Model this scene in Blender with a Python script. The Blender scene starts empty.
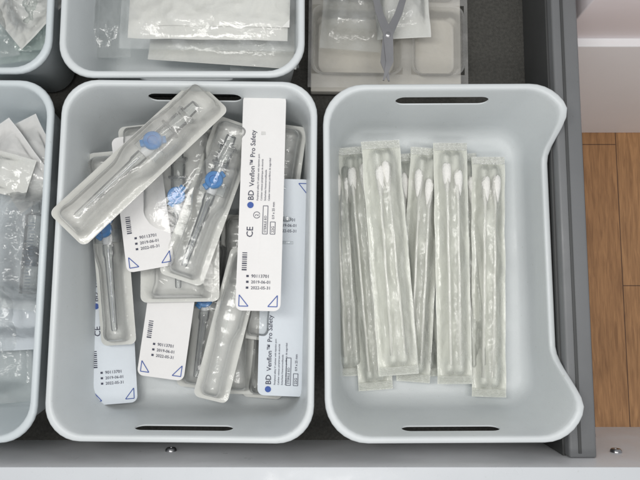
import bpy, bmesh, math, random
from mathutils import Vector, Matrix, noise
random.seed(4)
scene = bpy.context.scene
COL = scene.collection
H = 6.2; TH = math.radians(6.0); F = 620.0

def W(px, py, z):
    y = (240-py)/F; x = (px-320)/F
    yy = y*math.cos(TH)+math.sin(TH); zz = y*math.sin(TH)-math.cos(TH)
    t = (H-z)/(-zz)
    return Vector((x*t, yy*t, z))

# ------------------------------------------------------------ materials
def nodes_of(name):
    m = bpy.data.materials.new(name); m.use_nodes = True
    nt = m.node_tree; nt.nodes.clear()
    out = nt.nodes.new('ShaderNodeOutputMaterial')
    return m, nt, out

def solid(name, col, rough=0.5, var=0.06, vscale=3.0, bump=0.0, bscale=40.0, metal=0.0, spec=0.5, stretch=(1,1,1), scuff=0.0):
    m, nt, out = nodes_of(name)
    b = nt.nodes.new('ShaderNodeBsdfPrincipled')
    b.inputs['Roughness'].default_value = rough
    b.inputs['Metallic'].default_value = metal
    b.inputs['Specular IOR Level'].default_value = spec
    tc = nt.nodes.new('ShaderNodeTexCoord')
    mp = nt.nodes.new('ShaderNodeMapping'); mp.inputs['Scale'].default_value = stretch
    nt.links.new(tc.outputs['Object'], mp.inputs['Vector'])
    n = nt.nodes.new('ShaderNodeTexNoise'); n.inputs['Scale'].default_value = vscale; n.inputs['Detail'].default_value = 6
    nt.links.new(mp.outputs[0], n.inputs['Vector'])
    r = nt.nodes.new('ShaderNodeValToRGB')
    r.color_ramp.elements[0].position = 0.3; r.color_ramp.elements[1].position = 0.7
    r.color_ramp.elements[0].color = (*[max(0, c*(1-var)) for c in col], 1)
    r.color_ramp.elements[1].color = (*[min(1, c*(1+var)) for c in col], 1)
    nt.links.new(n.outputs['Fac'], r.inputs[0])
    colout = r.outputs[0]
    if scuff:
        s = nt.nodes.new('ShaderNodeTexNoise'); s.inputs['Scale'].default_value = 26; s.inputs['Detail'].default_value = 3
        nt.links.new(tc.outputs['Object'], s.inputs['Vector'])
        r2 = nt.nodes.new('ShaderNodeValToRGB'); r2.color_ramp.elements[0].position=0.69; r2.color_ramp.elements[1].position=0.74
        r2.color_ramp.elements[0].color=(1,1,1,1); k=1-scuff; r2.color_ramp.elements[1].color=(k,k,k*0.97,1)
        nt.links.new(s.outputs['Fac'], r2.inputs[0])
        mx=nt.nodes.new('ShaderNodeMix'); mx.data_type='RGBA'; mx.blend_type='MULTIPLY'; mx.inputs[0].default_value=1
        nt.links.new(colout,mx.inputs[6]); nt.links.new(r2.outputs[0],mx.inputs[7]); colout=mx.outputs[2]
        s2 = nt.nodes.new('ShaderNodeTexNoise'); s2.inputs['Scale'].default_value = 5; s2.inputs['Detail'].default_value = 8
        nt.links.new(tc.outputs['Object'], s2.inputs['Vector'])
        rr = nt.nodes.new('ShaderNodeMapRange'); rr.inputs['From Min'].default_value=0.3; rr.inputs['From Max'].default_value=0.7
        rr.inputs['To Min'].default_value=rough-0.08; rr.inputs['To Max'].default_value=rough+0.12
        nt.links.new(s2.outputs['Fac'], rr.inputs['Value']); nt.links.new(rr.outputs[0], b.inputs['Roughness'])
    nt.links.new(colout, b.inputs['Base Color'])
    if bump:
        n2 = nt.nodes.new('ShaderNodeTexNoise'); n2.inputs['Scale'].default_value = bscale; n2.inputs['Detail'].default_value = 4
        nt.links.new(mp.outputs[0], n2.inputs['Vector'])
        bp = nt.nodes.new('ShaderNodeBump'); bp.inputs['Strength'].default_value = bump; bp.inputs['Distance'].default_value = 0.02
        nt.links.new(n2.outputs['Fac'], bp.inputs['Height']); nt.links.new(bp.outputs[0], b.inputs['Normal'])
    nt.links.new(b.outputs[0], out.inputs[0])
    return m

def film(name, col, a0=0.2, a1=0.6, rough=0.18, bump=0.3, bscale=6.0, fog=0.25, stretch=(1,1,1)):
    m, nt, out = nodes_of(name)
    b = nt.nodes.new('ShaderNodeBsdfPrincipled'); b.inputs['Base Color'].default_value = (*col, 1)
    b.inputs['Roughness'].default_value = rough; b.inputs['Specular IOR Level'].default_value = 0.8
    tr = nt.nodes.new('ShaderNodeBsdfTransparent'); tr.inputs[0].default_value = (0.98, 0.985, 0.98, 1)
    tc = nt.nodes.new('ShaderNodeTexCoord')
    mp = nt.nodes.new('ShaderNodeMapping'); mp.inputs['Scale'].default_value = stretch
    nt.links.new(tc.outputs['Object'], mp.inputs['Vector'])
    n = nt.nodes.new('ShaderNodeTexNoise'); n.inputs['Scale'].default_value = bscale; n.inputs['Detail'].default_value = 5
    n.inputs['Distortion'].default_value = 0.6
    nt.links.new(mp.outputs[0], n.inputs['Vector'])
    bp = nt.nodes.new('ShaderNodeBump'); bp.inputs['Strength'].default_value = bump; bp.inputs['Distance'].default_value = 0.05
    nt.links.new(n.outputs['Fac'], bp.inputs['Height']); nt.links.new(bp.outputs[0], b.inputs['Normal'])
    lw = nt.nodes.new('ShaderNodeFresnel'); lw.inputs['IOR'].default_value = 1.5
    nt.links.new(bp.outputs[0], lw.inputs['Normal'])
    mr = nt.nodes.new('ShaderNodeMapRange'); mr.inputs['From Min'].default_value = 0.04; mr.inputs['From Max'].default_value = 0.45
    mr.inputs['To Min'].default_value = a0; mr.inputs['To Max'].default_value = a1
    nt.links.new(lw.outputs[0], mr.inputs['Value'])
    mr2 = nt.nodes.new('ShaderNodeMapRange'); mr2.inputs['From Min'].default_value = 0.45; mr2.inputs['From Max'].default_value = 0.75
    mr2.inputs['To Min'].default_value = 0; mr2.inputs['To Max'].default_value = fog
    nt.links.new(n.outputs['Fac'], mr2.inputs['Value'])
    ad = nt.nodes.new('ShaderNodeMath'); ad.operation = 'ADD'; ad.use_clamp = True
    nt.links.new(mr.outputs[0], ad.inputs[0]); nt.links.new(mr2.outputs[0], ad.inputs[1])
    mx = nt.nodes.new('ShaderNodeMixShader')
    nt.links.new(ad.outputs[0], mx.inputs[0]); nt.links.new(tr.outputs[0], mx.inputs[1]); nt.links.new(b.outputs[0], mx.inputs[2])
    gl = nt.nodes.new('ShaderNodeBsdfGlossy'); gl.inputs['Roughness'].default_value = rough
    nt.links.new(bp.outputs[0], gl.inputs['Normal'])
    m3 = nt.nodes.new('ShaderNodeMixShader'); nt.links.new(lw.outputs[0], m3.inputs[0])
    nt.links.new(mx.outputs[0], m3.inputs[1]); nt.links.new(gl.outputs[0], m3.inputs[2])
    nt.links.new(m3.outputs[0], out.inputs[0])
    return m

M_bin = solid('bin_plastic', (0.68,0.715,0.725), 0.36, 0.035, 1.2, 0.07, 60, scuff=0.10)
M_bin2 = solid('bin_plastic_cool', (0.63,0.685,0.705), 0.36, 0.035, 1.2, 0.07, 60, scuff=0.10)
M_paper = solid('label_paper', (0.84,0.83,0.82), 0.6, 0.02, 2, 0.15, 20)
M_paper_shade = solid('label_paper_shade', (0.74,0.79,0.84), 0.55, 0.02, 2, 0.15, 20)  # label paper with a bluish shadow tint put into its colour
M_paper_dim = solid('backing_paper', (0.76,0.76,0.73), 0.7, 0.03, 2, 0.15, 30)
M_swabpaper = solid('swab_backing_paper', (0.86,0.87,0.80), 0.7, 0.03, 3, 0.2, 30)
M_gauzepaper = solid('gauze_packet_paper', (0.82,0.82,0.79), 0.7, 0.03, 2, 0.5, 9)
M_blister = film('blister_plastic', (0.80,0.82,0.82), 0.06, 0.80, 0.09, 0.22, 5, 0.10)
M_blister_milky = film('milky_blister_plastic', (0.86,0.85,0.80), 0.15, 0.9, 0.12, 0.2, 4, 0.22)
M_swabfilm = film('swab_film', (0.90,0.92,0.87), 0.17, 0.70, 0.18, 0.5, 7, 0.22, (1.6,0.35,1))
M_swabseal = film('swab_seal', (0.88,0.90,0.84), 0.30, 0.8, 0.3, 0.3, 20, 0.2)
M_bag = film('bag_film', (0.84,0.87,0.88), 0.08, 0.75, 0.10, 0.5, 3.5, 0.14)
M_bag_green = film('bag_film_greenish', (0.72,0.84,0.79), 0.2, 0.85, 0.1, 0.7, 4, 0.2)
M_tray = film('tray_plastic', (0.84,0.83,0.80), 0.16, 0.9, 0.1, 0.2, 4, 0.12)
M_clear = film('clear_part', (0.72,0.76,0.78), 0.15, 0.9, 0.06, 0.05, 4, 0.03)
M_white = solid('white_plastic_part', (0.80,0.81,0.81), 0.35, 0.02)
M_blue = solid('blue_hub', (0.002,0.22,0.58), 0.3, 0.08, 8)
M_ink = solid('label_ink', (0.05,0.055,0.09), 0.6, 0.1)
M_inkblue = solid('label_blue_ink', (0.05,0.11,0.38), 0.6, 0.1)
M_inkpale = solid('pale_print', (0.42,0.50,0.55), 0.6, 0.1)
M_cotton = solid('cotton', (0.92,0.91,0.87), 0.95, 0.04, 12, 0.6, 60)
M_stick = solid('swab_stick', (0.86,0.86,0.80), 0.5, 0.04, 6)
M_steel = solid('steel', (0.34,0.34,0.35), 0.28, 0.1, 4, metal=1.0)
M_needle = solid('dark_metal', (0.30,0.31,0.33), 0.3, 0.1, 4, metal=1.0)
M_rail = solid('grey_rail', (0.17,0.175,0.18), 0.4, 0.05, 2, 0.05, 80, scuff=0.1)
M_raildark = solid('dark_rail', (0.06,0.062,0.062), 0.5, 0.08, 2, 0.05, 80)
M_mat = solid('dark_drawer_mat', (0.075,0.073,0.065), 0.75, 0.25, 30, 0.5, 90)
M_front = solid('front_laminate', (0.76,0.765,0.78), 0.35, 0.02, 1.0, 0.03, 80, scuff=0.08)
M_edge = solid('front_edge', (0.64,0.665,0.69), 0.3, 0.02, 1.0, 0.02, 80, scuff=0.06)
M_wallw = solid('white_laminate', (0.90,0.89,0.90), 0.4, 0.015, 1.0)
M_wallp = solid('pinkish_laminate', (0.87,0.80,0.81), 0.45, 0.02, 1.0)
M_dark = solid('syringe_print', (0.04,0.07,0.11), 0.5, 0.1)
M_greyprint = solid('grey_scale_print', (0.13,0.18,0.23), 0.5, 0.1)
M_beige = solid('beige_paper', (0.68,0.65,0.59), 0.7, 0.06, 2, 0.3, 10)

# ------------------------------------------------------------ helpers
def link(o, parent=None):
    COL.objects.link(o)
    if parent: o.parent = parent
    return o

def mesh_obj(name, verts, faces, mats, parent=None, smooth=True, midx=None, sharp=35):
    me = bpy.data.meshes.new(name)
    me.from_pydata([tuple(v) for v in verts], [], faces)
    if not isinstance(mats, (list, tuple)): mats = [mats]
    for m in mats: me.materials.append(m)
    if midx:
        me.polygons.foreach_set('material_index', midx)
    if smooth:
        me.polygons.foreach_set('use_smooth', [True]*len(me.polygons))
        if sharp: me.set_sharp_from_angle(angle=math.radians(sharp))
    me.update()
    return link(bpy.data.objects.new(name, me), parent)

def empty(name, mat, label=None, cat=None, group=None):
    o = bpy.data.objects.new(name, None); o.empty_display_size = 0.1
    link(o); o.matrix_world = mat
    tag(o, label, cat, group); return o

def tag(o, label=None, cat=None, group=None, kind=None):
    if label: o["label"] = label
    if cat: o["category"] = cat
    if group: o["group"] = group
    if kind: o["kind"] = kind
    return o

def frame(a, b, roll=0):
    y = (b-a).normalized(); x = y.cross(Vector((0,0,1))).normalized(); n = x.cross(y)
    m = Matrix((x, y, n)).transposed().to_4x4()
    m.translation = (a+b)/2
    return m @ Matrix.Rotation(math.radians(roll), 4, 'Y')

def rrect(hx, hy, r, nc=7, nx=10, ny=14):
    r = max(0.004, min(r, hx-0.002, hy-0.002)); pts = []
    def seg(p, q, n):
        for i in range(n): 
            t = (i+1)/(n+1); pts.append((p[0]+(q[0]-p[0])*t, p[1]+(q[1]-p[1])*t))
    def arc(cx, cy, a0):
        for i in range(nc+1):
            a = a0+math.pi/2*i/nc; pts.append((cx+r*math.cos(a), cy+r*math.sin(a)))
    arc(hx-r, -hy+r, -math.pi/2); seg((hx,-hy+r),(hx,hy-r),ny)
    arc(hx-r, hy-r, 0); seg((hx-r,hy),(-hx+r,hy),nx)
    arc(-hx+r, hy-r, math.pi/2); seg((-hx,hy-r),(-hx,-hy+r),ny)
    arc(-hx+r, -hy+r, math.pi); seg((-hx+r,-hy),(hx-r,-hy),nx)
    return pts

def loft(loops, cap0=False, cap1=True):
    n = len(loops[0]); v = []; f = []
    for L in loops: v += L
    for k in range(len(loops)-1):
        for i in range(n):
            j = (i+1)%n
            f.append((k*n+i, k*n+j, (k+1)*n+j, (k+1)*n+i))
    if cap0: f.append(tuple(reversed(range(n))))
    if cap1: f.append(tuple(range((len(loops)-1)*n, len(loops)*n)))
    return v, f

def box_geo(x0,x1,y0,y1,z0,z1,bev=0.0):
    bm = bmesh.new()
    vs = [bm.verts.new(p) for p in [(x0,y0,z0),(x1,y0,z0),(x1,y1,z0),(x0,y1,z0),(x0,y0,z1),(x1,y0,z1),(x1,y1,z1),(x0,y1,z1)]]
    for q in [(3,2,1,0),(4,5,6,7),(0,1,5,4),(1,2,6,5),(2,3,7,6),(3,0,4,7)]: bm.faces.new([vs[i] for i in q])
    if bev: bmesh.ops.bevel(bm, geom=bm.edges[:], offset=bev, segments=3, profile=0.6, affect='EDGES')
    v = [tuple(a.co) for a in bm.verts]; bm.verts.index_update()
    f = [tuple(a.index for a in q.verts) for q in bm.faces]; bm.free()
    return v, f

class Acc:
    def __init__(s): s.v=[]; s.f=[]; s.m=[]
    def add(s, v, f, m=0, xf=None):
        o=len(s.v)
        s.v += [tuple(xf @ Vector(p)) for p in v] if xf else [tuple(p) for p in v]
        s.f += [tuple(i+o for i in q) for q in f]; s.m += [m]*len(f)
    def obj(s, name, mats, parent=None, smooth=True, sharp=35):
        return mesh_obj(name, s.v, s.f, mats, parent, smooth, s.m, sharp)

def lathe(profile, n=16, sx=1, sz=1):
    v=[]; f=[]
    for (y,r) in profile:
        for i in range(n):
            a = 2*math.pi*i/n; v.append((r*math.cos(a)*sx, y, r*math.sin(a)*sz))
    for k in range(len(profile)-1):
        for i in range(n):
            j=(i+1)%n; f.append((k*n+i,(k+1)*n+i,(k+1)*n+j,k*n+j))
    f.append(tuple(range(n))); f.append(tuple(reversed(range((len(profile)-1)*n, len(profile)*n))))
    return v,f

_tc = {}
def text_geo(body, size):
    k=(body,size)
    if k not in _tc:
        cu = bpy.data.curves.new('t','FONT'); cu.body = body; cu.size = size; cu.resolution_u = 2
        cu.offset = size*0.008
        o = bpy.data.objects.new('t', cu); COL.objects.link(o)
        dg = bpy.context.evaluated_depsgraph_get(); dg.update()
        me = bpy.data.meshes.new_from_object(o.evaluated_get(dg))
        _tc[k] = ([tuple(v.co) for v in me.vertices], [tuple(p.vertices) for p in me.polygons])
        bpy.data.objects.remove(o); bpy.data.curves.remove(cu); bpy.data.meshes.remove(me)
    return _tc[k]

# ------------------------------------------------------------ bins
D = 1.15
def make_bin(cx, cy, w, l, rot, label, dip=False, r0=0.36, mat=None):
    prof = [(0.20,-D+0.03),(0.17,-D+0.08),(0.07,-0.16),(0.060,-0.075),(0.022,-0.075),(0.005,-0.062),(0.0,-0.038),(0.005,-0.012),
            (0.018,0.0),(0.045,0.002),(0.062,-0.006),(0.070,-0.028),(0.078,-0.08),(0.105,-0.35),(0.145,-0.7),
            (0.175,-D+0.24),(0.195,-D+0.15),(0.235,-D+0.08),(0.30,-D+0.045),(0.38,-D+0.035),(0.7,-D+0.032)]
    loops=[]
    for ins,z in [(0.24,-D)]+prof:
        pts = rrect(w/2-ins, l/2-ins, r0-ins*0.45, 8, 24, 34)
        L=[]
        for x,y in pts:
            xx,zz=x,z
            if dip and x > w/2-0.75:
                t=y/(l/2)
                if t>0: k=1-min(1,max(0,(t-0.60)/0.28))
                else: k=1-min(1,max(0,(-t-0.50)/0.34))
                k=k*k*(3-2*k)
                zf=max(0,(z+D-0.1)/(D-0.1)); zf=min(1,zf)**1.0
                zz = z-0.46*k*zf
                xx = x-0.10*k*zf
            L.append((xx,y,zz))
        loops.append(L)
    v,f = loft(loops, True, True)
    o = mesh_obj('storage_bin', v, f, mat or M_bin, None, True, None, 50)
    for sgn in (1,-1):
        hl=0.5; hh=0.095; pts=[]
        for i in range(13): 
            a=-math.pi/2+math.pi*i/12; pts.append((hl-hh+hh*math.cos(a), -0.27+hh*math.sin(a)))
        for i in range(13):
            a=math.pi/2+math.pi*i/12; pts.append((-hl+hh+hh*math.cos(a), -0.27+hh*math.sin(a)))
        y0 = sgn*(l/2-0.35); y1=sgn*(l/2+0.2)
        cv,cf = loft([[(x,y0,z) for x,z in pts],[(x,y1,z) for x,z in pts]],True,True)
        c = mesh_obj('cut', cv, cf, mat or M_bin, None, False)
        bm=bmesh.new(); bm.from_mesh(c.data); bmesh.ops.recalc_face_normals(bm,faces=bm.faces[:]); bm.to_mesh(c.data); bm.free()
        md = o.modifiers.new('b','BOOLEAN'); md.object=c; md.operation='DIFFERENCE'; md.solver='EXACT'
        dg=bpy.context.evaluated_depsgraph_get(); dg.update()
        me=bpy.data.meshes.new_from_object(o.evaluated_get(dg))
        o.modifiers.clear(); o.data=me; bpy.data.objects.remove(c)
    o.data.name='storage_bin'
    o.location=(cx,cy,0); o.rotation_euler=(0,0,rot)
    tag(o,label,'storage bin','moulded bins standing in the drawer'); return o

make_bin(-1.362, 0.49, 2.64, 3.65, math.radians(-0.6), "pale grey plastic bin heaped with catheter packs", mat=M_bin)
make_bin(1.318, 0.47, 2.56, 3.62, math.radians(0.3), "pale grey plastic bin with dipped side holding swab packets", dip=True, r0=0.42)
make_bin(-4.09, 0.50, 2.66, 3.66, math.radians(-0.6), "pale grey plastic bin full of clear pouches", mat=M_bin2)
make_bin(-1.44, 4.16, 2.56, 3.62, 0, "pale grey plastic bin holding flat gauze packets")
make_bin(-4.08, 4.22, 2.56, 3.66, 0, "pale grey plastic bin with crumpled clear bags", mat=M_bin2)

# ------------------------------------------------------------ drawer
dr = empty('drawer', Matrix.Identity(4), "open grey drawer with dark mat and pale front", 'drawer')
v,f = box_geo(-6.5,2.56,-1.56,8,-1.26,-1.17); mesh_obj('drawer_base', v,f,M_mat,dr,False)
a=Acc()
v,f = box_geo(2.54,2.82,-1.55,8,-1.24,-0.30,0.03); a.add(v,f,0)
v,f = box_geo(2.515,2.548,-1.55,8,-1.165,-0.42,0.006); a.add(v,f,1)
v,f = box_geo(2.63,2.66,-1.5,8,-0.302,-0.288,0.003); a.add(v,f,1)
a.obj('side_rail',[M_rail,M_raildark],dr)
a=Acc()
v,f = box_geo(-7,7,-1.86,-1.55,-1.95,0.03,0.012); a.add(v,f,0)
v,f = box_geo(-7,7,-1.86,-1.548,0.031,0.05,0.004); a.add(v,f,1)
a.obj('front_panel',[M_front,M_edge],dr)
def screw(px,py):
    y=(240-py)/F; yy=y*math.cos(TH)+math.sin(TH); zz=y*math.sin(TH)-math.cos(TH)
    t=-1.55/yy; p=Vector(((px-320)/F*t,-1.55,H+zz*t))
    v,f=lathe([(0,0.06),(0.02,0.058),(0.035,0.045),(0.036,0.02),(0.02,0.015)],20)
    o=mesh_obj('screw',v,f,M_steel,dr); o.location=p
screw(171,451); screw(616,452)
v,f=box_geo(2.9,3.25,-1.548,-1.50,-1.5,-1.3,0.012); mesh_obj('bracket',v,f,M_rail,dr)

# floor
def floor_mat():
    m,nt,out=nodes_of('wood_floor')
    b=nt.nodes.new('ShaderNodeBsdfPrincipled'); b.inputs['Roughness'].default_value=0.45
    tc=nt.nodes.new('ShaderNodeTexCoord'); mp=nt.nodes.new('ShaderNodeMapping')
    mp.inputs['Rotation'].default_value=(0,0,math.pi/2); mp.inputs['Location'].default_value=(0.35,0.12,0)
    nt.links.new(tc.outputs['Object'],mp.inputs['Vector'])
    br=nt.nodes.new('ShaderNodeTexBrick'); br.inputs['Scale'].default_value=1.0
    br.inputs['Brick Width'].default_value=5.2; br.inputs['Row Height'].default_value=0.62; br.inputs['Mortar Size'].default_value=0.008
    br.inputs['Color1'].default_value=(0.44,0.225,0.095,1); br.inputs['Color2'].default_value=(0.55,0.30,0.135,1); br.inputs['Mortar'].default_value=(0.12,0.06,0.03,1)
    nt.links.new(mp.outputs[0],br.inputs['Vector'])
    mp2=nt.nodes.new('ShaderNodeMapping'); mp2.inputs['Scale'].default_value=(9,0.8,1); nt.links.new(tc.outputs['Object'],mp2.inputs['Vector'])
    n=nt.nodes.new('ShaderNodeTexNoise'); n.inputs['Scale'].default_value=2.5; n.inputs['Detail'].default_value=9; n.inputs['Distortion'].default_value=0.7
    nt.links.new(mp2.outputs[0],n.inputs['Vector'])
    r=nt.nodes.new('ShaderNodeValToRGB'); r.color_ramp.elements[0].position=0.3; r.color_ramp.elements[1].position=0.7
    r.color_ramp.elements[0].color=(0.65,0.62,0.6,1); r.color_ramp.elements[1].color=(1.1,1.1,1.1,1)
    nt.links.new(n.outputs['Fac'],r.inputs[0])
    mx=nt.nodes.new('ShaderNodeMix'); mx.data_type='RGBA'; mx.blend_type='MULTIPLY'; mx.inputs[0].default_value=1
    nt.links.new(br.outputs['Color'],mx.inputs[6]); nt.links.new(r.outputs[0],mx.inputs[7]); nt.links.new(mx.outputs[2],b.inputs['Base Color'])
    bp=nt.nodes.new('ShaderNodeBump'); bp.inputs['Strength'].default_value=0.2; nt.links.new(n.outputs['Fac'],bp.inputs['Height']); nt.links.new(bp.outputs[0],b.inputs['Normal'])
    nt.links.new(b.outputs[0],out.inputs[0]); return m
fl=mesh_obj('floor',[(-12,-12,-5),(14,-12,-5),(14,14,-5),(-12,14,-5)],[(0,1,2,3)],floor_mat(),None,False)
tag(fl,"warm brown wood plank floor below the drawer",'floor',None,'structure')
cb=empty('cabinet',Matrix.Identity(4),"white laminate cabinet base standing on the wood floor",'cabinet')
v,f=box_geo(2.95,9,3.17,5.5,-4.998,-1.15,0.02); mesh_obj('base_panel',v,f,M_wallw,cb)
v,f=box_geo(2.95,9,3.27,5.5,-1.148,0.3,0.02); mesh_obj('upper_panel',v,f,M_wallp,cb)

# ------------------------------------------------------------ catheter packs
def smooth(a,b,x):
    t=min(1,max(0,(x-a)/(b-a))); return t*t*(3-2*t)

def cath_parts(root, L, zb, up):
    s = up
    c = bpy.data.objects.new('catheter', None); link(c, root)
    a=Acc()
    v,f=lathe([(-0.42*L,0.028),(-0.41*L,0.034),(-0.05*L,0.048),(-0.03*L,0.062),(0.02*L,0.062)],14); a.add(v,f,0)
    v,f=lathe([(-0.38*L,0.009),(0.0,0.012)],8); a.add(v,f,1)
    v,f=lathe([(0.12*L,0.055),(0.14*L,0.08),(0.30*L,0.08),(0.31*L,0.105),(0.325*L,0.105),(0.33*L,0.06),(0.39*L,0.055),(0.395*L,0.04)],18); a.add(v,f,0)
    v,f=lathe([(0.02*L,0.045),(0.05*L,0.055),(0.12*L,0.05)],14); a.add(v,f,2)
    for k in (1,-1):
        v,f=box_geo(0.03 if k>0 else -0.14,0.14 if k>0 else -0.03,0.03*L,0.10*L,-0.02,0.0,0.006); a.add(v,f,0)
    v,f=box_geo(-0.09,0.09,0.20*L,0.215*L,-0.09,0.09,0.01); a.add(v,f,0)
    for i in range(len(a.v)):
        p=a.v[i]; a.v[i]=(p[0],p[1],p[2]+zb)
    a.obj('cannula_body',[M_clear,M_needle,M_white],c)
    a=Acc(); R=Matrix.Translation((0,0.10*L,zb))@Matrix.Rotation(math.pi/2*s,4,'X')
    v,f=lathe([(0.0,0.05),(0.05,0.055),(0.055,0.088),(0.07,0.096),(0.10,0.096),(0.112,0.085),(0.112,0.05),(0.095,0.045)],20); a.add(v,f,0,R)
    for k in (1,-1):
        v,f=box_geo(-0.035,0.035,0.0,0.13,-0.012,0.03,0.01)
        a.add(v,f,0,Matrix.Translation((0,0.10*L,zb+0.05*s))@Matrix.Rotation(math.radians(-35 if k>0 else 145),4,'Z'))
    a.obj('blue_port_cap',[M_blue],c)

def disc(r,x,y,z,n=16):
    return [(x+r*math.cos(2*math.pi*i/n),y+r*math.sin(2*math.pi*i/n),z) for i in range(n)],[tuple(range(n))]

def pack(p0,p1,w,up,label,roll=0,bend=0.0,twist=0.0,paper=None,blister=None,text=True,cath=True,kind=0):
    a0=W(*p0); b0=W(*p1); L=(b0-a0).length
    root=empty('catheter_pack',frame(a0,b0,roll),label,'catheter pack','sealed catheter packs in the bin')
    s = 1 if up=='blister' else -1
    def dfm(p):
        x,y,z=p; t=y/(L/2)
        return (x,y,z+bend*t*t+twist*t*x)
    pl = rrect(w/2,L/2,0.07,5,6,24)
    loops=[]
    for k in (1.0,0.7,0.35,0.05):
        loops.append([dfm((x*k, y*(1-(1-k)*0.3) , 0.003*noise.noise(Vector((x*4,y*4,k))))) for x,y in pl])
    v,f=loft(loops,False,True)
    mesh_obj('backing_paper',v,f,paper or (M_paper if up=='paper' else M_paper_dim),root)
    h=0.20
    def hw(y):
        t=y/(L/2)
        return 0.66+0.34*smooth(-0.25,0.0,t)-0.14*smooth(0.35,0.5,t)+0.06*smooth(0.75,0.95,t)+0.14*(1-smooth(-0.95,-0.75,t))
    loops=[]
    for ins,z,shape in [(0.0,0.006,0),(0.02,0.012,0),(0.035,0.012,0),(0.042,0.016,.3),(0.055,0.05,1),(0.065,0.13,1),(0.08,h-0.02,1),(0.105,h,1),(0.15,h+0.006,1),(0.20,h+0.008,1)]:
        pts=rrect(w/2-ins,L/2-ins,0.08,5,6,60); LL=[]
        for x,y in pts:
            k=1+(hw(y)-1)*shape
            rib = 0.0
            if z>0.1: rib = 0.014*math.sin(y*42)*(1 if y/(L/2)>0.35 else 0.12)
            LL.append(dfm((x*k,y,s*(z+rib))))
        loops.append(LL)
    v,f=loft(loops,False,True)
    if s<0: f=[tuple(reversed(q)) for q in f]
    mesh_obj('blister_tray',v,f,blister or M_blister,root,True,None,60)
    if cath: cath_parts(root,L,0.085*s,s)
    if up=='paper' and text:
        a=Acc(); Z=0.005
        def put(body,size,x,y,vert,m=0):
            v,f=text_geo(body,size)
            R=Matrix.Translation((x,y,Z))
            if vert: R=R@Matrix.Rotation(math.pi/2 if vert>0 else -math.pi/2,4,'Z')
            a.add(v,f,m,R)
        def stroke(p,q,t,m=1):
            p=Vector((*p,Z));q=Vector((*q,Z)); d=(q-p).normalized(); n=Vector((-d.y,d.x,0))*t/2
            a.add([p-n,q-n,q+n,p+n],[(0,1,2,3)],m)
        def tri(pts,t=0.009):
            for i in range(3): stroke(pts[i],pts[(i+1)%3],t)
        hw2=w/2
        if kind==2:
            b=L/2-0.80; e=L/2
            tri([(-hw2+.035,e-.045),(-hw2+.13,e-.045),(-hw2+.035,e-.16)])
            tri([(hw2-.035,e-.045),(hw2-.13,e-.045),(hw2-.035,e-.16)])
        else:
            b=-L/2
            tri([(-hw2+.035,b+.045),(-hw2+.13,b+.045),(-hw2+.035,b+.16)])
            tri([(hw2-.035,b+.045),(hw2-.13,b+.045),(hw2-.035,b+.16)])
        put("90113701",0.047,-0.08,b+0.34,0); put("2019-06-01",0.044,-0.08,b+0.28,0); put("2022-05-31",0.044,-0.08,b+0.22,0)
        for k in range(3): stroke((-0.13,b+0.235+k*.06),(-0.105,b+0.235+k*.06),0.022,0)
        for k in range(9): stroke((-hw2+0.05,b+0.42+k*0.022),(-hw2+0.10,b+0.42+k*0.022),0.009 if k%3 else 0.014,0)
        if kind!=3:
            if kind==2: yl=-L/2+0.12; yb=-L/2+1.02
            else: yl=b+L*0.50; yb=b+0.74
            put("CE",0.095,-hw2+0.15,yb+0.02,1)
            a.add(*disc(0.034,-hw2+0.115,yl-0.05,Z),1)
            put("BD",0.085,-hw2+0.145,yl,1,0); put("Venflon\u2122 Pro Safety",0.072,-hw2+0.145,yl+0.15,1,0)
            put("Peripheral safety IV catheter with injection port",0.026,-hw2+0.195,yl,1,0)
            put("Cathéter veineux périphérique de sécurité",0.026,-hw2+0.235,yl,1,0)
            put("Sicherheits-Venenverweilkanüle",0.026,-hw2+0.275,yl,1,0)
            put("Catéter intravenoso periférico de seguridad",0.026,-hw2+0.315,yl,1,0)
            y0=yb+0.16 if kind!=2 else yl+0.10
            def rect(x0,y0,x1,y1,t=0.006):
                stroke((x0,y0),(x1,y0),t,0);stroke((x1,y0),(x1,y1),t,0);stroke((x1,y1),(x0,y1),t,0);stroke((x0,y1),(x0,y0),t,0)
            xs=0.0 if kind!=2 else 0.03
            rect(0.02+xs,y0-0.1,0.07+xs,y0+0.20); put("STERILE EO",0.036,0.058+xs,y0-0.085,1)
            rect(0.10+xs,y0-0.1,0.15+xs,y0+0.03); put("22G",0.040,0.139+xs,y0-0.085,1); put("0.9 x 25 mm",0.036,0.139+xs,y0+0.06,1)
            if kind!=2:
                cx_,cy_=-0.045,y0+0.10; n=20
                for i in range(n):
                    t0=2*math.pi*i/n; t1=2*math.pi*(i+1)/n
                    stroke((cx_+.034*math.cos(t0),cy_+.034*math.sin(t0)),(cx_+.034*math.cos(t1),cy_+.034*math.sin(t1)),0.006,0)
                put("2",0.048,cx_+0.016,cy_-0.014,1)
        a.v=[dfm(p) for p in a.v]
        a.obj('printed_lettering',[M_ink,M_inkblue],root,False)
    return root

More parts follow.
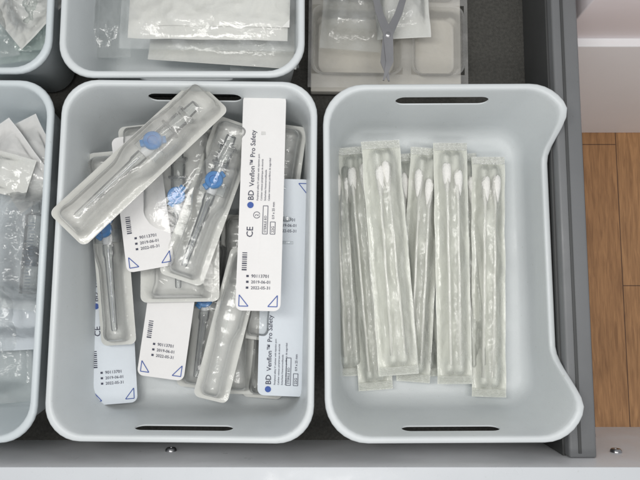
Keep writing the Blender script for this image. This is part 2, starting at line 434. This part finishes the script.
pack((114,404,-0.88),(104,200,-0.78),0.52,'paper',"white printed catheter pack lying against the bin wall",paper=M_paper_shade,roll=4)
pack((281,396,-0.72),(287,179,-0.45),0.52,'paper',"white printed catheter pack, bluish shadow tint painted in, propped at the bin wall",paper=M_paper_shade,roll=-2,kind=2)
pack((262,398,-1.0),(276,210,-0.95),0.46,'blister',"clear catheter pack near the bin bottom")
pack((236,394,-0.97),(242,215,-0.9),0.46,'blister',"clear catheter pack lying deep in the heap",cath=False)
pack((196,388,-1.0),(215,240,-0.95),0.46,'blister',"clear catheter pack at the bottom of the heap")
pack((210,400,-0.62),(248,250,-0.66),0.38,'blister',"narrow clear blister pack slanting over others",cath=False)
pack((119,345,-0.72),(104,152,-0.5),0.40,'blister',"clear catheter pack standing along the bin wall",roll=-6)
pack((160,378,-0.66),(184,210,-0.62),0.52,'paper',"short printed catheter pack, label end showing",roll=-3,kind=3)
pack((150,250,-0.60),(140,125,-0.62),0.50,'blister',"clear catheter pack beneath the diagonal one",cath=False)
pack((180,302,-0.58),(180,130,-0.52),0.86,'blister',"wide clear pack with blue cap under the heap")
pack((258,340,-0.80),(288,125,-0.62),0.44,'blister',"clear catheter pack with rounded end upright",cath=False)
pack((180,280,-0.34),(238,122,-0.44),0.48,'blister',"clear catheter pack with blue cap leaning diagonally",roll=4)
pack((151,269,-0.30),(134,135,-0.46),0.50,'paper',"white printed catheter pack under the milky one",roll=3,kind=3)
pack((258,311,-0.20),(265,96,-0.30),0.46,'paper',"white printed catheter pack lying on the heap",roll=2,bend=0.04,twist=0.03)
pack((66,230,0.12),(212,94,-0.12),0.50,'blister',"milky catheter pack with blue cap resting on rim",blister=M_blister_milky)

# ------------------------------------------------------------ swab packets
def pouch_geo(w,L,h,amp,freq,seed,nx=16,ny=60,seal=0.05,ridges=(),skew=0.0):
    v=[];f=[]
    for j in range(ny+1):
        for i in range(nx+1):
            x=-w/2+w*i/nx; y=-L/2+L*j/ny
            ex=min(1,max(0,(w/2-abs(x)-seal)/(w*0.25))); ey=min(1,max(0,(L/2-abs(y)-seal*1.5)/0.25))
            e=math.sqrt(ex)*smooth(0,1,ey)
            q=Vector((x*freq+seed,y*freq*0.6,seed*1.7))
            nn=noise.noise(q)*0.7+(0.5-abs(noise.noise(q*2.3)))*0.6+noise.noise(q*5)*0.2
            z=h*e+amp*nn*(0.25+0.75*e)
            for (rx,rr) in ridges: z=max(z, (rr*smooth(0.09,0.0,abs(x-rx))*smooth(0,0.4,ey)))
            wob=0.012*noise.noise(Vector((seed,y*3,0)))
            v.append((x+wob,y,z+0.006))
    for j in range(ny):
        for i in range(nx):
            a=j*(nx+1)+i; f.append((a,a+1,a+nx+2,a+nx+1))
    return v,f

def swab_packet(p0,p1,w,label,seed,roll=0,off=0.0,hd=(0.55,0.55)):
    a0=W(*p0);b0=W(*p1);L=(b0-a0).length
    root=empty('swab_packet',frame(a0,b0,roll),label,'swab packet','sealed swab packets in the bin')
    v,f=pouch_geo(w,L,0.0,0.012,3,seed+9,8,30); 
    v=[(x,y,z-0.01) for x,y,z in v]
    mesh_obj('backing_paper',v,f,M_swabpaper,root)
    v,f=pouch_geo(w,L,0.06,0.05,5,seed,20,90,0.05,ridges=((off-0.058,0.10),(off+0.058,0.10)))
    mesh_obj('film_cover',v,f,M_swabfilm,root,True,None,None)
    for e in (-1,1):
        v=[];f=[];n=20
        for k in range(n+1):
            y=e*(L/2-0.004-k*0.0045); z=0.026+(0.006 if k%4<2 else 0)
            wob=0.012*noise.noise(Vector((seed,y*3,0)))
            v+=[(-w/2+.006+wob,y,z),(w/2-.006+wob,y,z)]
        for k in range(n): f.append((2*k,2*k+1,2*k+3,2*k+2))
        mesh_obj('crimped_seal',v,f,M_swabseal,root,False)
    for n,sx in enumerate((-1,1)):
        top=L/2-0.26-hd[n]*0.12
        c=bpy.data.objects.new('cotton_swab',None); link(c,root)
        c.location=(off+sx*0.058,0,0.06); c.rotation_euler=(0,0,math.radians(random.uniform(-1.6,1.6)))
        v,f=lathe([(-L/2+0.22,0.015),(-L/2+0.23,0.017),(top-0.1,0.017)],10); mesh_obj('stick',v,f,M_stick,c)
        pr=[(top-0.30,0.017),(top-0.27,0.026),(top-0.2,0.038),(top-0.1,0.051),(top-0.03,0.053),(top+0.02,0.044),(top+0.045,0.022)]
        v,f=lathe(pr,16); v=[(x*(1+.08*noise.noise(Vector((x*30,y*12,z*30)))),y,z) for x,y,z in v]
        mesh_obj('cotton_tip',v,f,M_cotton,c)

swab_packet((352,376,-1.06),(339,157,-1.04),0.38,"paper and film swab packet lying at bin bottom",1,hd=(0,.3))
swab_packet((376,390,-1.0),(354,147,-0.98),0.39,"cream white swab packet partly covered by another",2,hd=(.3,.0),roll=-2)
swab_packet((426,377,-1.04),(403,154,-1.02),0.37,"swab packet hidden mostly beneath its neighbours",7,hd=(0.2,0.6))
swab_packet((413,382,-0.94),(427,148,-0.91),0.38,"swab packet tucked beneath its neighbours",3,hd=(0.5,1.3))
swab_packet((479,379,-1.03),(461,154,-1.03),0.36,"swab packet lying under two others",8,hd=(0.2,0.6))
swab_packet((455,384,-0.86),(450,143,-0.80),0.39,"swab packet with two cotton tips showing",4,hd=(0.2,.9),roll=2)
swab_packet((489,397,-0.94),(488,157,-0.90),0.38,"swab packet lying at the edge of the row",5,hd=(0.2,0.1),roll=-4)
swab_packet((399,375,-0.70),(380,141,-0.72),0.44,"swab packet lying on top of the others",6,roll=3,hd=(0.7,0.3))

# ------------------------------------------------------------ loose pouches
def pouch(name,p0,p1,w,h,amp,mat,label,cat,group,seed,backing=None,roll=0,freq=4,border=None):
    a0=W(*p0);b0=W(*p1);L=(b0-a0).length
    root=empty(name,frame(a0,b0,roll),label,cat,group)
    v,f=pouch_geo(w,L,h,amp,freq,seed,44,64,0.06); mesh_obj('film_cover' if backing else 'outer_wrap',v,f,mat,root,True,None,None)
    v,f=pouch_geo(w,L,0,amp*0.4,freq*.6,seed+4,12,16); v=[(x,y,z-0.02) for x,y,z in v]; mesh_obj('backing_sheet',v,f,backing or mat,root)
    return root,L
def filler(root,name,x0,x1,y0,y1,z,mat,seed,amp=0.02,th=0.04):
    nx,ny=18,18; v=[];f=[]
    for j in range(ny+1):
        for i in range(nx+1):
            x=x0+(x1-x0)*i/nx; y=y0+(y1-y0)*j/ny
            e=min(1,4*min(i,nx-i)/nx)*min(1,4*min(j,ny-j)/ny)
            v.append((x,y,z+th*e+amp*noise.noise(Vector((x*4+seed,y*4,seed)))))
    for j in range(ny):
        for i in range(nx):
            q=j*(nx+1)+i; f.append((q,q+1,q+nx+2,q+nx+1))
    return mesh_obj(name,v,f,mat,root)
g='flat gauze packets in the bin'
r_,L_=pouch('gauze_packet',(222,64,-0.62),(232,-60,-0.55),1.7,0.06,0.05,M_bag,"clear faced gauze packet with pale backing","gauze packet",g,11,backing=M_gauzepaper)
filler(r_,'folded_gauze',-0.65,0.68,-L_/2+0.25,L_/2,0.01,M_gauzepaper,3)
r_,L_=pouch('gauze_packet',(209,50,-0.36),(214,-80,-0.36),1.98,0.07,0.055,M_bag,"clear faced gauze packet lying uppermost","gauze packet",g,12)
filler(r_,'folded_gauze',-0.90,0.86,-L_/2+0.12,L_/2,0.0,M_gauzepaper,5)
filler(r_,'folded_gauze',-0.60,0.88,-L_/2+0.26,L_/2-.1,0.03,M_gauzepaper,8,0.015,0.03)
a=Acc()
for k in range(4):
    for i in range(7):
        x0=-0.28+i*0.075; ww=0.03+0.03*random.random()
        a.add([(x0,-L_/2+0.62+k*.045,0.15),(x0+ww,-L_/2+0.62+k*.045,0.15),(x0+ww,-L_/2+0.634+k*.045,0.15),(x0,-L_/2+0.634+k*.045,0.15)],[(0,1,2,3)])
a.obj('pale_print_lines',[M_inkpale],r_,False)
pouch('gauze_packet',(265,72,-0.8),(250,-50,-0.75),0.8,0.06,0.06,M_bag,"crumpled end of a clear gauze packet","gauze packet",g,13)
pouch('gauze_packet',(96,58,-0.7),(98,-50,-0.7),0.8,0.07,0.07,M_bag,"crumpled clear pouch beside gauze packets","gauze packet",g,14)
g='crumpled clear bags in the bin'
for i,(p0,p1,w,m) in enumerate([((18,62,-0.7),(10,-40,-0.7),0.8,M_bag_green),((42,50,-0.6),(38,-60,-0.5),0.6,M_bag_green),((5,30,-0.5),(50,-20,-0.3),0.6,M_bag),((-15,60,-.6),(-30,-60,-.5),0.8,M_bag)]):
    pouch('plastic_bag',p0,p1,w,0.12,0.12,m,"crumpled clear plastic bag with greenish tint" if m is M_bag_green else "crumpled clear plastic bag in a bin","plastic bag",g,20+i,freq=6,backing=M_paper_dim if i==2 else None)
g='clear syringe pouches in the bin'
pouch('syringe_pouch',(-10,405,-0.95),(-20,200,-0.9),1.0,0.12,0.08,M_bag,"clear pouch lying deep in the bin","syringe pouch",g,31,freq=4)
pouch('syringe_pouch',(24,350,-0.85),(20,178,-0.75),1.0,0.10,0.07,M_bag,"pale backed clear pouch under a syringe","syringe pouch",g,30,freq=4,backing=M_paper_shade)
pouch('syringe_pouch',(22,310,-0.62),(34,180,-0.42),0.80,0.24,0.09,M_bag,"clear pouch bunched around a syringe","syringe pouch",g,32,freq=5)
pouch('syringe_pouch',(50,185,-0.62),(18,122,-0.60),0.42,0.06,0.03,M_bag,"small white backed pouch lying askew","syringe pouch",g,33,backing=M_paper)
pouch('syringe_pouch',(40,200,-0.50),(-10,130,-0.45),0.5,0.06,0.03,M_bag,"white backed pouch lying across others","syringe pouch",g,34,backing=M_paper)
pouch('syringe_pouch',(30,180,-0.40),(-25,165,-0.35),0.45,0.06,0.04,M_bag,"white backed pouch resting flat","syringe pouch",g,35,backing=M_paper_dim)
sy=empty('syringe',frame(W(28,300,-0.55),W(37,195,-0.45)),"clear syringe with dark scale lines in the pouches","syringe")
v,f=lathe([(-0.5,0.10),(0.35,0.10),(0.38,0.05),(0.5,0.035)],20); mesh_obj('barrel',v,f,M_clear,sy)
v,f=lathe([(-0.2,0.085),(-0.14,0.09),(-0.1,0.07),(-0.08,0.09),(-0.03,0.085),(0.02,0.02)],20); mesh_obj('plunger_stopper',v,f,M_dark,sy)
a=Acc()
for k in range(22):
    y=-0.45+k*0.034
    for j in range(5):
        st=(0.20 if k%5==0 else 0.11); t0=math.pi/2-0.5+j*st; t1=t0+st
        r=0.1015; a.add([(r*math.cos(t0),y,r*math.sin(t0)),(r*math.cos(t1),y,r*math.sin(t1)),(r*math.cos(t1),y+.007,r*math.sin(t1)),(r*math.cos(t0),y+.007,r*math.sin(t0))],[(0,1,2,3)])
a.obj('scale_marks',[M_greyprint],sy,False)

# ------------------------------------------------------------ clear tray with instruments
tr=empty('instrument_tray',frame(W(388,88,-0.75),W(388,-80,-0.75)),"clear moulded tray with beige lining in the drawer","instrument tray")
Lt=(W(388,88,-0.75)-W(388,-80,-0.75)).length; wt=1.86
v,f=box_geo(-wt/2+.03,wt/2-.03,-Lt/2+.03,Lt/2,-0.35,-0.22,0.02); mesh_obj('beige_lining',v,f,M_beige,tr)
a=Acc()
for cx,hx in ((-0.36,0.53),(0.58,0.31)):
    for cy,hy in ((-0.45,0.42),(0.45,0.40)):
        lp=[]
        for ins,z in [(-0.0,0.0),(0.015,-0.004),(0.03,-0.03),(0.05,-0.16),(0.08,-0.195),(0.14,-0.20),(0.2,-0.2)]:
            lp.append([(cx+x,cy+y,z) for x,y in rrect(hx-ins,hy-ins,0.12,7,4,6)])
        a.add(*loft(lp,False,True))
for (x0,x1,y0,y1) in [(-wt/2,-0.89,-Lt/2,Lt/2),(0.89,wt/2,-Lt/2,Lt/2),(0.17,0.27,-Lt/2,Lt/2),(-0.89,0.17,-Lt/2,-0.87),(0.27,0.89,-Lt/2,-0.87),(-0.89,0.17,-0.03,0.05),(0.27,0.89,-0.03,0.05)]:
    a.add([(x0,y0,0),(x1,y0,0),(x1,y1,0),(x0,y1,0)],[(0,1,2,3)])
a.obj('moulded_tray',[M_tray],tr)
pouch('instrument_pouch',(350,50,-0.62),(358,-50,-0.55),0.7,0.10,0.09,M_bag,"crumpled clear pouch lying on the tray","instrument pouch",None,41,freq=4)
pouch('instrument_pouch',(404,38,-0.66),(398,-60,-0.6),0.62,0.08,0.05,M_bag,"clear pouch with pale backing under the scissors","instrument pouch",None,43,freq=4,backing=M_paper_dim)
sc=empty('scissors',frame(W(386,84,-0.50),W(390,-22,-0.38)),"steel scissors lying on the clear tray","scissors")
for s in (1,-1):
    pts=[(-0.03*s,-0.56,0.008),(0.03*s,-0.35,0.042),(0.0,-0.05,0.055),(-0.11*s,0.2,0.042),(-0.18*s,0.46,0.034)]
    v=[];f=[]
    for (x,y,hw_) in pts:
        v+=[(x-hw_,y,0.0+0.012*s),(x+hw_,y,0.0+0.012*s),(x+hw_,y,0.02+0.012*s),(x-hw_,y,0.02+0.012*s)]
    for k in range(len(pts)-1):
        for i in range(4):
            j=(i+1)%4; f.append((k*4+i,k*4+j,k*4+4+j,k*4+4+i))
    f+=[(3,2,1,0),tuple(range(16,20))]
    b_=Acc(); b_.add(v,f)
    R=0.13; tv=[];tf=[]
    for i in range(24):
        for j in range(8):
            A=2*math.pi*i/24;B=2*math.pi*j/8
            tv.append((-0.21*s+(R+0.025*math.cos(B))*math.cos(A),0.60+(R+0.025*math.cos(B))*math.sin(A)*1.2,0.02+0.025*math.sin(B)))
            tf.append((i*8+j,((i+1)%24)*8+j,((i+1)%24)*8+(j+1)%8,i*8+(j+1)%8))
    b_.add(tv,tf); b_.obj('scissor_blade',[M_steel],sc)
v,f=lathe([(-0.01,0.03),(0.045,0.03),(0.05,0.02)],14); o=mesh_obj('pivot_screw',v,f,M_steel,sc); o.rotation_euler=(math.pi/2,0,0); o.location=(0,-0.05,0)

# ------------------------------------------------------------ light, world, camera
w=bpy.data.worlds.new('World'); scene.world=w; w.use_nodes=True
w.node_tree.nodes['Background'].inputs[0].default_value=(0.97,0.98,1.0,1); w.node_tree.nodes['Background'].inputs[1].default_value=0.52
def area(loc,target,sx,sy,e,col):  # overhead room light shaped as strips, added for highlights on the clear plastic
    l=bpy.data.lights.new('highlight_strip','AREA'); l.shape='RECTANGLE'; l.size=sx; l.size_y=sy; l.energy=e; l.color=col
    o=bpy.data.objects.new('highlight_strip',l); COL.objects.link(o); o.location=loc
    o.rotation_euler=(Vector(target)-Vector(loc)).to_track_quat('-Z','Y').to_euler()
area((-2.6,1.2,9.0),(0,0.5,-0.5),1.4,4.5,275,(1,0.985,0.955))
area((2.6,0.2,9.0),(0.5,0.5,-0.5),1.2,4.5,150,(1,0.98,0.95))
area((0.0,-3.6,9.0),(0.5,1.5,-1.5),4.0,1.0,150,(1,0.98,0.955))
cam=bpy.data.cameras.new('Camera'); co=bpy.data.objects.new('Camera',cam); COL.objects.link(co)
co.location=(0,0,H); co.rotation_euler=(TH,0,0); cam.sensor_width=36; cam.lens=F/640*36; cam.clip_end=100; cam.clip_start=0.05
scene.camera=co
scene.view_settings.view_transform='Standard'; scene.view_settings.look='None'; scene.view_settings.exposure=0
